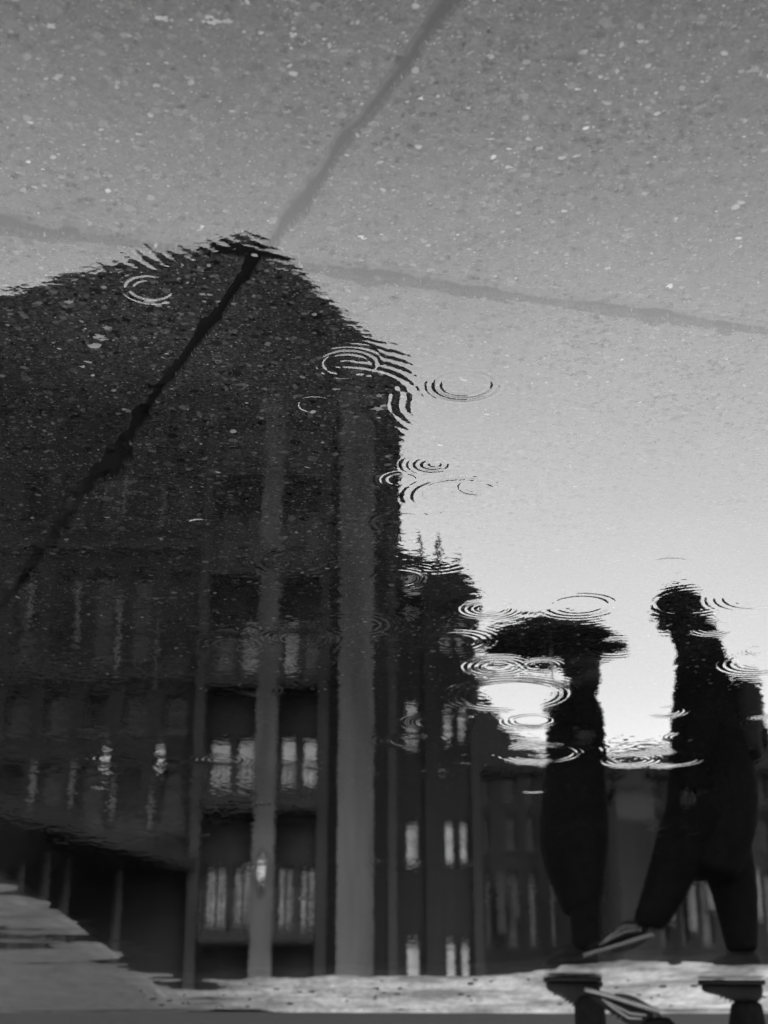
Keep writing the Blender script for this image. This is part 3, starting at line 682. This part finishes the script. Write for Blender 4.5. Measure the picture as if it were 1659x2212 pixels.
def shoe(parent, toe_x, heel_x, y, z, fwd, tilt=0, sole_m=None, upper_m=None, h=.085, w=.048, shaft=None, stripes=False):
    """a shoe from heel_x to toe_x, sole resting at height z; tilt raises the heel"""
    L = abs(toe_x-heel_x); n = 13; b = MB(); s = MB()
    def put(u, v, q):      # u along heel to toe, v sideways, q up
        c, sn = math.cos(tilt), math.sin(tilt); uu = u-L*.8
        x = uu*c+q*sn; zz_ = -uu*sn+q*c
        return (toe_x-fwd*(L*.2)+fwd*x, y+v, z+zz_)
    prof = [(0,.60,.55),(.03,.78,.80),(.10,.92,1.0),(.20,.92,1.12),(.30,.86,1.15),(.42,.84,1.0),(.55,.92,.78),(.68,1.02,.62),(.80,1.02,.52),(.90,.88,.44),(.96,.64,.36),(1.0,.30,.25)]
    for mb, lo, hi, ex in ((s, 0, .024, 1.08), (b, .022, None, 1.0)):
        rings_ = []
        for u, ww, hh in prof:
            top = hi if hi else .022+h*hh
            ring = []
            for j in range(16):
                a = 2*math.pi*j/16; cx = math.cos(a); sx = math.sin(a)
                vv = math.copysign(abs(cx)**.7, cx)*w*ww*ex
                qq = lo+(top-lo)*(.5+.5*math.copysign(abs(sx)**.55, sx))
                if sx > 0 and hi is None: vv *= 1-.35*sx
                ring.append(len(mb.v)); mb.v.append(put((u-.5)*ex*L+.5*L, vv, qq))
            rings_.append(ring)
        for a_, c_ in zip(rings_[:-1], rings_[1:]):
            for j in range(16): mb.f.append((a_[j], a_[(j+1) % 16], c_[(j+1) % 16], c_[j]))
        mb.f.append(tuple(rings_[0][::-1])); mb.f.append(tuple(rings_[-1]))
    up = b.build('shoe', upper_m or M['leather'], parent, True, 1)
    s.build('sole', sole_m or M['leather'], up, True)
    lc = MB()
    for k in range(4):
        u = L*(.45+.07*k); q = .022+h*(1.0-.11*k)
        lc.tube([put(u, -w*.5, q-.012), put(u+.008, 0, q+.003), put(u, w*.5, q-.012)], .0035, 6)
    lc.build('lace', M['leather'] if not stripes else M['pale_rubber'], up, True)
    if stripes:
        st = MB()
        for e in (-1, 1):
            for k in (0, 1):
                st.tube([put(L*(.12+.05*k), e*w*.86, .05+.02*k), put(L*.35, e*w*.84, .062+.022*k), put(L*.58, e*w*.86, .050+.012*k), put(L*.78, e*w*.92, .036)], .006, 6)
        st.build('side_stripe', M['pale_rubber'], up, True)
    return up
# ---- walker with the umbrella (faces +X = left in the photograph)
f = 1
def gx(px): return rp(px, 1700, YP).x
lx = lambda px, py: rr(px, py)
J = dict(pelvis=lx(1245,1700), waist=lx(1245,1630), chest=lx(1246,1550), neck0=lx(1247,1492), neck1=lx(1246,1470), skull=lx(1243,1440), crown=lx(1246,1418), brow=lx(1236,1434), jaw=lx(1238,1456), nose=lx(1208,1446), chin=lx(1216,1464))
for s, dy in (('n', -1), ('f', 1)):
    J['sh'+s] = lx(1248,1520)+Vector((0, dy*.15, 0)); J['hip'+s] = lx(1250,1725)+Vector((0, dy*.085, 0))
J['eln'] = lx(1262,1625)+Vector((0,-.20,0)); J['wrn'] = lx(1215,1560)+Vector((0,-.13,0)); J['pan'] = lx(1204,1543)+Vector((0,-.10,0))
J['elf'] = lx(1262,1640)+Vector((0,.21,0)); J['wrf'] = lx(1240,1745)+Vector((0,.22,0)); J['paf'] = lx(1236,1778)+Vector((0,.22,0))
ank = lambda px, z: Vector((rp(px, 2070, YP).x, YP, z))
J['knn'] = lx(1256,1890)+Vector((0,-.07,0)); J['ann'] = ank(1264,.10)+Vector((0,-.06,0)); J['ban'] = ank(1222,.045)+Vector((0,-.06,0)); J['ton'] = ank(1192,.04)+Vector((0,-.06,0))
J['knf'] = lx(1268,1890)+Vector((0,.07,0)); J['anf'] = ank(1275,.10)+Vector((0,.07,0)); J['baf'] = ank(1240,.045)+Vector((0,.07,0)); J['tof'] = ank(1212,.04)+Vector((0,.07,0))
fd = dict(n=(Vector((.55,.75,.3)).normalized(), Vector((0,-.1,1)).normalized()*-1, Vector((.2,.5,0)).normalized()*1), f=(Vector((0.05,0,-1)), Vector((1,0,0)), Vector((0,-.6,-.2))))
P1 = person('person in a long dark coat walking under a dark umbrella, both shoes black', J, 1, fd)
garment('coat', [(lx(1247,1484),(.05,.05)),(lx(1247,1500),(.085,.10)),(lx(1247,1518),(.125,.17)),(lx(1243,1560),(.148,.19)),(lx(1243,1620),(.150,.185)),(lx(1242,1680),(.155,.18)),(lx(1240,1750),(.170,.19)),(lx(1239,1820),(.178,.20)),(lx(1245,1880),(.150,.18)),(lx(1252,1930),(.118,.16)),(lx(1256,1965),(.095,.14)),(lx(1257,1975),(.08,.12))], M['wool'], P1, 24, 2)
for s in 'nf':
    garment('sleeve', [(J['sh'+s]+Vector((0,0,.02)), .07), (J['sh'+s], .082), (J['el'+s], .066), (J['wr'+s]*.9+J['el'+s]*.1, .056), (J['wr'+s]*.3+J['pa'+s]*.7, .055)], M['wool'], P1, 14, 2)
    garment('trouser_leg', [(J['hip'+s], .095), (J['kn'+s]*.5+J['hip'+s]*.5, .095), (J['kn'+s], .085), (J['kn'+s]*.4+J['an'+s]*.6, .073), (J['an'+s]+Vector((0,0,.035)), .070), (J['an'+s]+Vector((0,0,.0)), .074)], M['denim'], P1, 14, 2)
hb = MB().ball(J['skull']+Vector((-.022, 0, .02)), (.098, .092, .105), 20, 12); hb.tube([J['skull']+Vector((-.05,0,0)), J['neck1']+Vector((-.06,0,-.01)), J['neck0']+Vector((-.06,0,-.02))], [.075, .065, .04], 14)
hb.build('hair', M['hair'], P1, True)
g0 = lambda px: rp(px, 2100, YP).x
def dx_(px, py=2115): return dp(px, py, YP).x
shoe(P1, dx_(1176), dx_(1290), YP-.06, GZ, 1, 0, h=.105, w=.055)
shoe(P1, dx_(1192), dx_(1300), YP+.07, GZ, 1, .05, h=.105, w=.055)
# umbrella
ap = rr(1186, 1347); rimz = zat(1402); hand = J['pan']
U = empty('umbrella', (ap.x, YP, hand.z-.1), 'small open dark umbrella held flat over the walker in the long coat', 'umbrella')
ub = MB(); nseg, nr = 48, 9; RU = .40
for i in range(nr+1):
    u_ = i/nr; 
    for j in range(nseg):
        a = 2*math.pi*j/nseg; sc_ = 1-.07*abs(math.sin(a*4))*u_
        rr_ = RU*u_*sc_; zdome = ap.z-(ap.z-rimz)*(u_**2.6)+.012*abs(math.sin(a*4))*u_
        ub.v.append((ap.x+rr_*math.cos(a), YP+rr_*math.sin(a), zdome))
for i in range(nr):
    for j in range(nseg):
        ub.f.append((i*nseg+j, i*nseg+(j+1) % nseg, (i+1)*nseg+(j+1) % nseg, (i+1)*nseg+j))
o = ub.build('canopy', M['nylon'], U, True); sm = o.modifiers.new('solid', 'SOLIDIFY'); sm.thickness = .003
hz = hand+Vector((.02, .02, 0))
MB().tube([(ap.x, YP, ap.z+.05), (ap.x, YP, ap.z-.02), (hz.x, hz.y, hz.z)], .006, 8).build('shaft', M['steel'], U, True)
MB().tube([(hz.x, hz.y, hz.z+.06), (hz.x, hz.y, hz.z-.05), (hz.x+.01, hz.y, hz.z-.075)], [.013, .014, .012], 10).build('handle', M['leather'], U, True)
for j in range(8):
    a = 2*math.pi*j/8; pr = []
    for i in range(6):
        u_ = i/5; pr.append((ap.x+RU*u_*math.cos(a), YP+RU*u_*math.sin(a), ap.z-(ap.z-rimz)*u_**2.6-.006))
    MB().tube(pr, .0025, 6).build('rib', M['steel'], U, True)
# ---- tall walker with a rucksack
J = dict(pelvis=lx(1522,1690), waist=lx(1520,1610), chest=lx(1517,1490), neck0=lx(1504,1400), neck1=lx(1484,1366), skull=lx(1455,1322), crown=lx(1453,1295), brow=lx(1440,1316), jaw=lx(1448,1344), nose=lx(1404,1332), chin=lx(1420,1356))
for s, dy in (('n', -1), ('f', 1)):
    J['sh'+s] = lx(1520,1430)+Vector((0, dy*.19, 0)); J['hip'+s] = lx(1522,1715)+Vector((0, dy*.10, 0))
J['eln'] = lx(1508,1570)+Vector((0,-.25,0)); J['wrn'] = lx(1478,1690)+Vector((0,-.24,0)); J['pan'] = lx(1470,1726)+Vector((0,-.24,0))
J['elf'] = lx(1545,1570)+Vector((0,.25,0)); J['wrf'] = lx(1548,1695)+Vector((0,.25,0)); J['paf'] = lx(1546,1732)+Vector((0,.25,0))
J['knn'] = lx(1452,1870)+Vector((0,-.09,0)); J['ann'] = ank(1398,.19)+Vector((0,-.09,0)); J['ban'] = ank(1345,.13)+Vector((0,-.09,0)); J['ton'] = ank(1310,.12)+Vector((0,-.09,0))
J['knf'] = lx(1592,1890)+Vector((0,.08,0)); J['anf'] = ank(1612,.10)+Vector((0,.08,0)); J['baf'] = ank(1568,.045)+Vector((0,.08,0)); J['tof'] = ank(1540,.04)+Vector((0,.08,0))
fd = dict(n=(Vector((0.12,0,-1)).normalized(), Vector((1,0,.1)), Vector((0,.6,-.1))), f=(Vector((0.02,0,-1)), Vector((1,0,0)), Vector((0,-.6,-.1))))
P2 = person('tall person in dark clothes with a rucksack striding with one foot swung forward', J, 1, fd)
garment('jacket', [(lx(1470,1340),(.06,.07)),(lx(1478,1352),(.095,.10)),(lx(1492,1370),(.105,.11)),(lx(1508,1388),(.115,.12)),(lx(1514,1410),(.125,.17)),(lx(1517,1450),(.138,.22)),(lx(1520,1530),(.160,.235)),(lx(1530,1610),(.195,.22)),(lx(1540,1680),(.225,.22)),(lx(1538,1760),(.232,.22)),(lx(1532,1830),(.205,.21)),(lx(1524,1880),(.165,.19)),(lx(1520,1896),(.13,.16))], M['wool'], P2, 24, 2)
for s in 'nf':
    garment('sleeve', [(J['sh'+s]+Vector((0,0,.03)), .075), (J['sh'+s], .09), (J['el'+s], .075), (J['wr'+s]*.9+J['el'+s]*.1, .062), (J['pa'+s]+Vector((0,0,-.03)), .058)], M['wool'], P2, 14, 2)
    garment('trouser_leg', [(J['hip'+s], .17), (J['kn'+s]*.5+J['hip'+s]*.5, .155), (J['kn'+s], .125), (J['kn'+s]*.4+J['an'+s]*.6, .095), (J['an'+s]+Vector((0,0,.045)), .078), (J['an'+s]+Vector((0,0,.012)), .075)], M['denim'], P2, 16, 2)
hb = MB().ball(J['skull']+Vector((-.030, 0, .022)), (.130, .12, .122), 20, 12); hb.tube([J['skull']+Vector((-.06,0,-.01)), J['neck1']+Vector((-.06,0,.02)), J['neck0']+Vector((-.03,0,0))], [.095, .095, .09], 16)
hb.build('woollen_cap', M['wool'], P2, True)
shoe(P2, dx_(1520, 2110), dx_(1652, 2110), YP+.08, GZ, 1, 0, h=.085, w=.052, sole_m=M['leather'], stripes=False)
shoe(P2, dx_(1262), dx_(1410), YP-.09, .085, 1, .28, h=.08, w=.052, sole_m=M['pale_rubber'], stripes=True)
# rucksack
RS = empty('rucksack', lx(1612,1640), 'bulky black rucksack on the back of the tall walker', 'rucksack')
garment('bag', [(lx(1600,1462),(.05,.09)),(lx(1602,1474),(.09,.13)),(lx(1604,1520),(.11,.15)),(lx(1606,1580),(.095,.155)),(lx(1614,1630),(.088,.15)),(lx(1612,1648),(.06,.12))], M['nylon'], RS, 18, 2)
garment('pocket', [(lx(1642,1560),(.02,.07)),(lx(1645,1575),(.035,.10)),(lx(1646,1610),(.038,.10)),(lx(1643,1628),(.02,.08))], M['nylon'], RS, 14, 1)
for e in (-1, 1):
    MB().tube([lx(1598,1480)+Vector((0,e*.10,0)), lx(1545,1425)+Vector((0,e*.14,.02)), lx(1490,1440)+Vector((0,e*.15,.01)), lx(1462,1510)+Vector((0,e*.15,0)), lx(1500,1590)+Vector((0,e*.20,0)), lx(1590,1625)+Vector((0,e*.13,0))], .014, 8).build('strap', M['leather'], RS, True, 1)
# ------------------------------------------------------------------ sky, sun, camera
w = bpy.data.worlds.new('World'); S.world = w; w.use_nodes = True
N = w.node_tree.nodes; L = w.node_tree.links; bg = N['Background']
SUN_EL, SUN_AZ = R(50), R(200)
sky = N.new('ShaderNodeTexSky'); sky.sky_type = 'NISHITA'; sky.sun_disc = False; sky.sun_elevation = SUN_EL; sky.sun_rotation = SUN_AZ
bw = N.new('ShaderNodeRGBToBW'); L.new(sky.outputs[0], bw.inputs[0])
tc = N.new('ShaderNodeTexCoord'); sx = N.new('ShaderNodeSeparateXYZ'); L.new(tc.outputs['Generated'], sx.inputs[0])
rp_ = N.new('ShaderNodeValToRGB'); L.new(sx.outputs[2], rp_.inputs[0])
e = rp_.color_ramp.elements; e[0].position = 0; e[0].color = (.66,)*3+(1,); e[1].position = 1; e[1].color = (.10,)*3+(1,)
for p_, c_ in ((.20, .74), (.28, .82), (.37, .98), (.46, 1.08), (.55, 1.0), (.64, .80), (.74, .40), (.82, .16)): q = e.new(p_); q.color = (c_, c_, c_, 1)
nz = N.new('ShaderNodeTexNoise'); nz.inputs['Scale'].default_value = 1.6; nz.inputs['Detail'].default_value = 5; L.new(tc.outputs['Generated'], nz.inputs['Vector'])
mr = N.new('ShaderNodeMapRange'); L.new(nz.outputs[0], mr.inputs[0])
for i, k in enumerate((.3, .7, .85, 1.1)): mr.inputs[i+1].default_value = k
m1 = N.new('ShaderNodeMath'); m1.operation = 'MULTIPLY'; L.new(rp_.outputs[0], m1.inputs[0]); L.new(mr.outputs[0], m1.inputs[1])
m2 = N.new('ShaderNodeMath'); m2.operation = 'MULTIPLY'; m2.inputs[1].default_value = 9.5; L.new(m1.outputs[0], m2.inputs[0])
m3 = N.new('ShaderNodeMath'); m3.operation = 'MULTIPLY_ADD'; m3.inputs[1].default_value = .05; L.new(bw.outputs[0], m3.inputs[0]); L.new(m2.outputs[0], m3.inputs[2])
L.new(m3.outputs[0], bg.inputs['Color']); bg.inputs['Strength'].default_value = .1
sl = bpy.data.lights.new('sun', 'SUN'); sl.energy = .5; sl.angle = R(40); so = bpy.data.objects.new('sun', sl); COL.objects.link(so)
so.rotation_euler = (R(40), 0, R(160)-math.pi)
cam = bpy.data.cameras.new('camera'); co = bpy.data.objects.new('camera', cam); COL.objects.link(co); S.camera = co
cam.sensor_fit = 'VERTICAL'; cam.sensor_height = 36; cam.sensor_width = 27; cam.lens = FP/2212*36; cam.clip_end = 2000; cam.clip_start = .02
mw = Matrix(((-1, 0, 0, 0), (0, -ST, -CT, 0), (0, -CT, ST, HC), (0, 0, 0, 1)))
co.matrix_world = mw
cam.dof.use_dof = True; cam.dof.focus_distance = 2.05; cam.dof.aperture_fstop = 9.5
S.view_settings.view_transform = 'Standard'; S.view_settings.look = 'None'; S.view_settings.gamma = 1; S.view_settings.exposure = 2.35
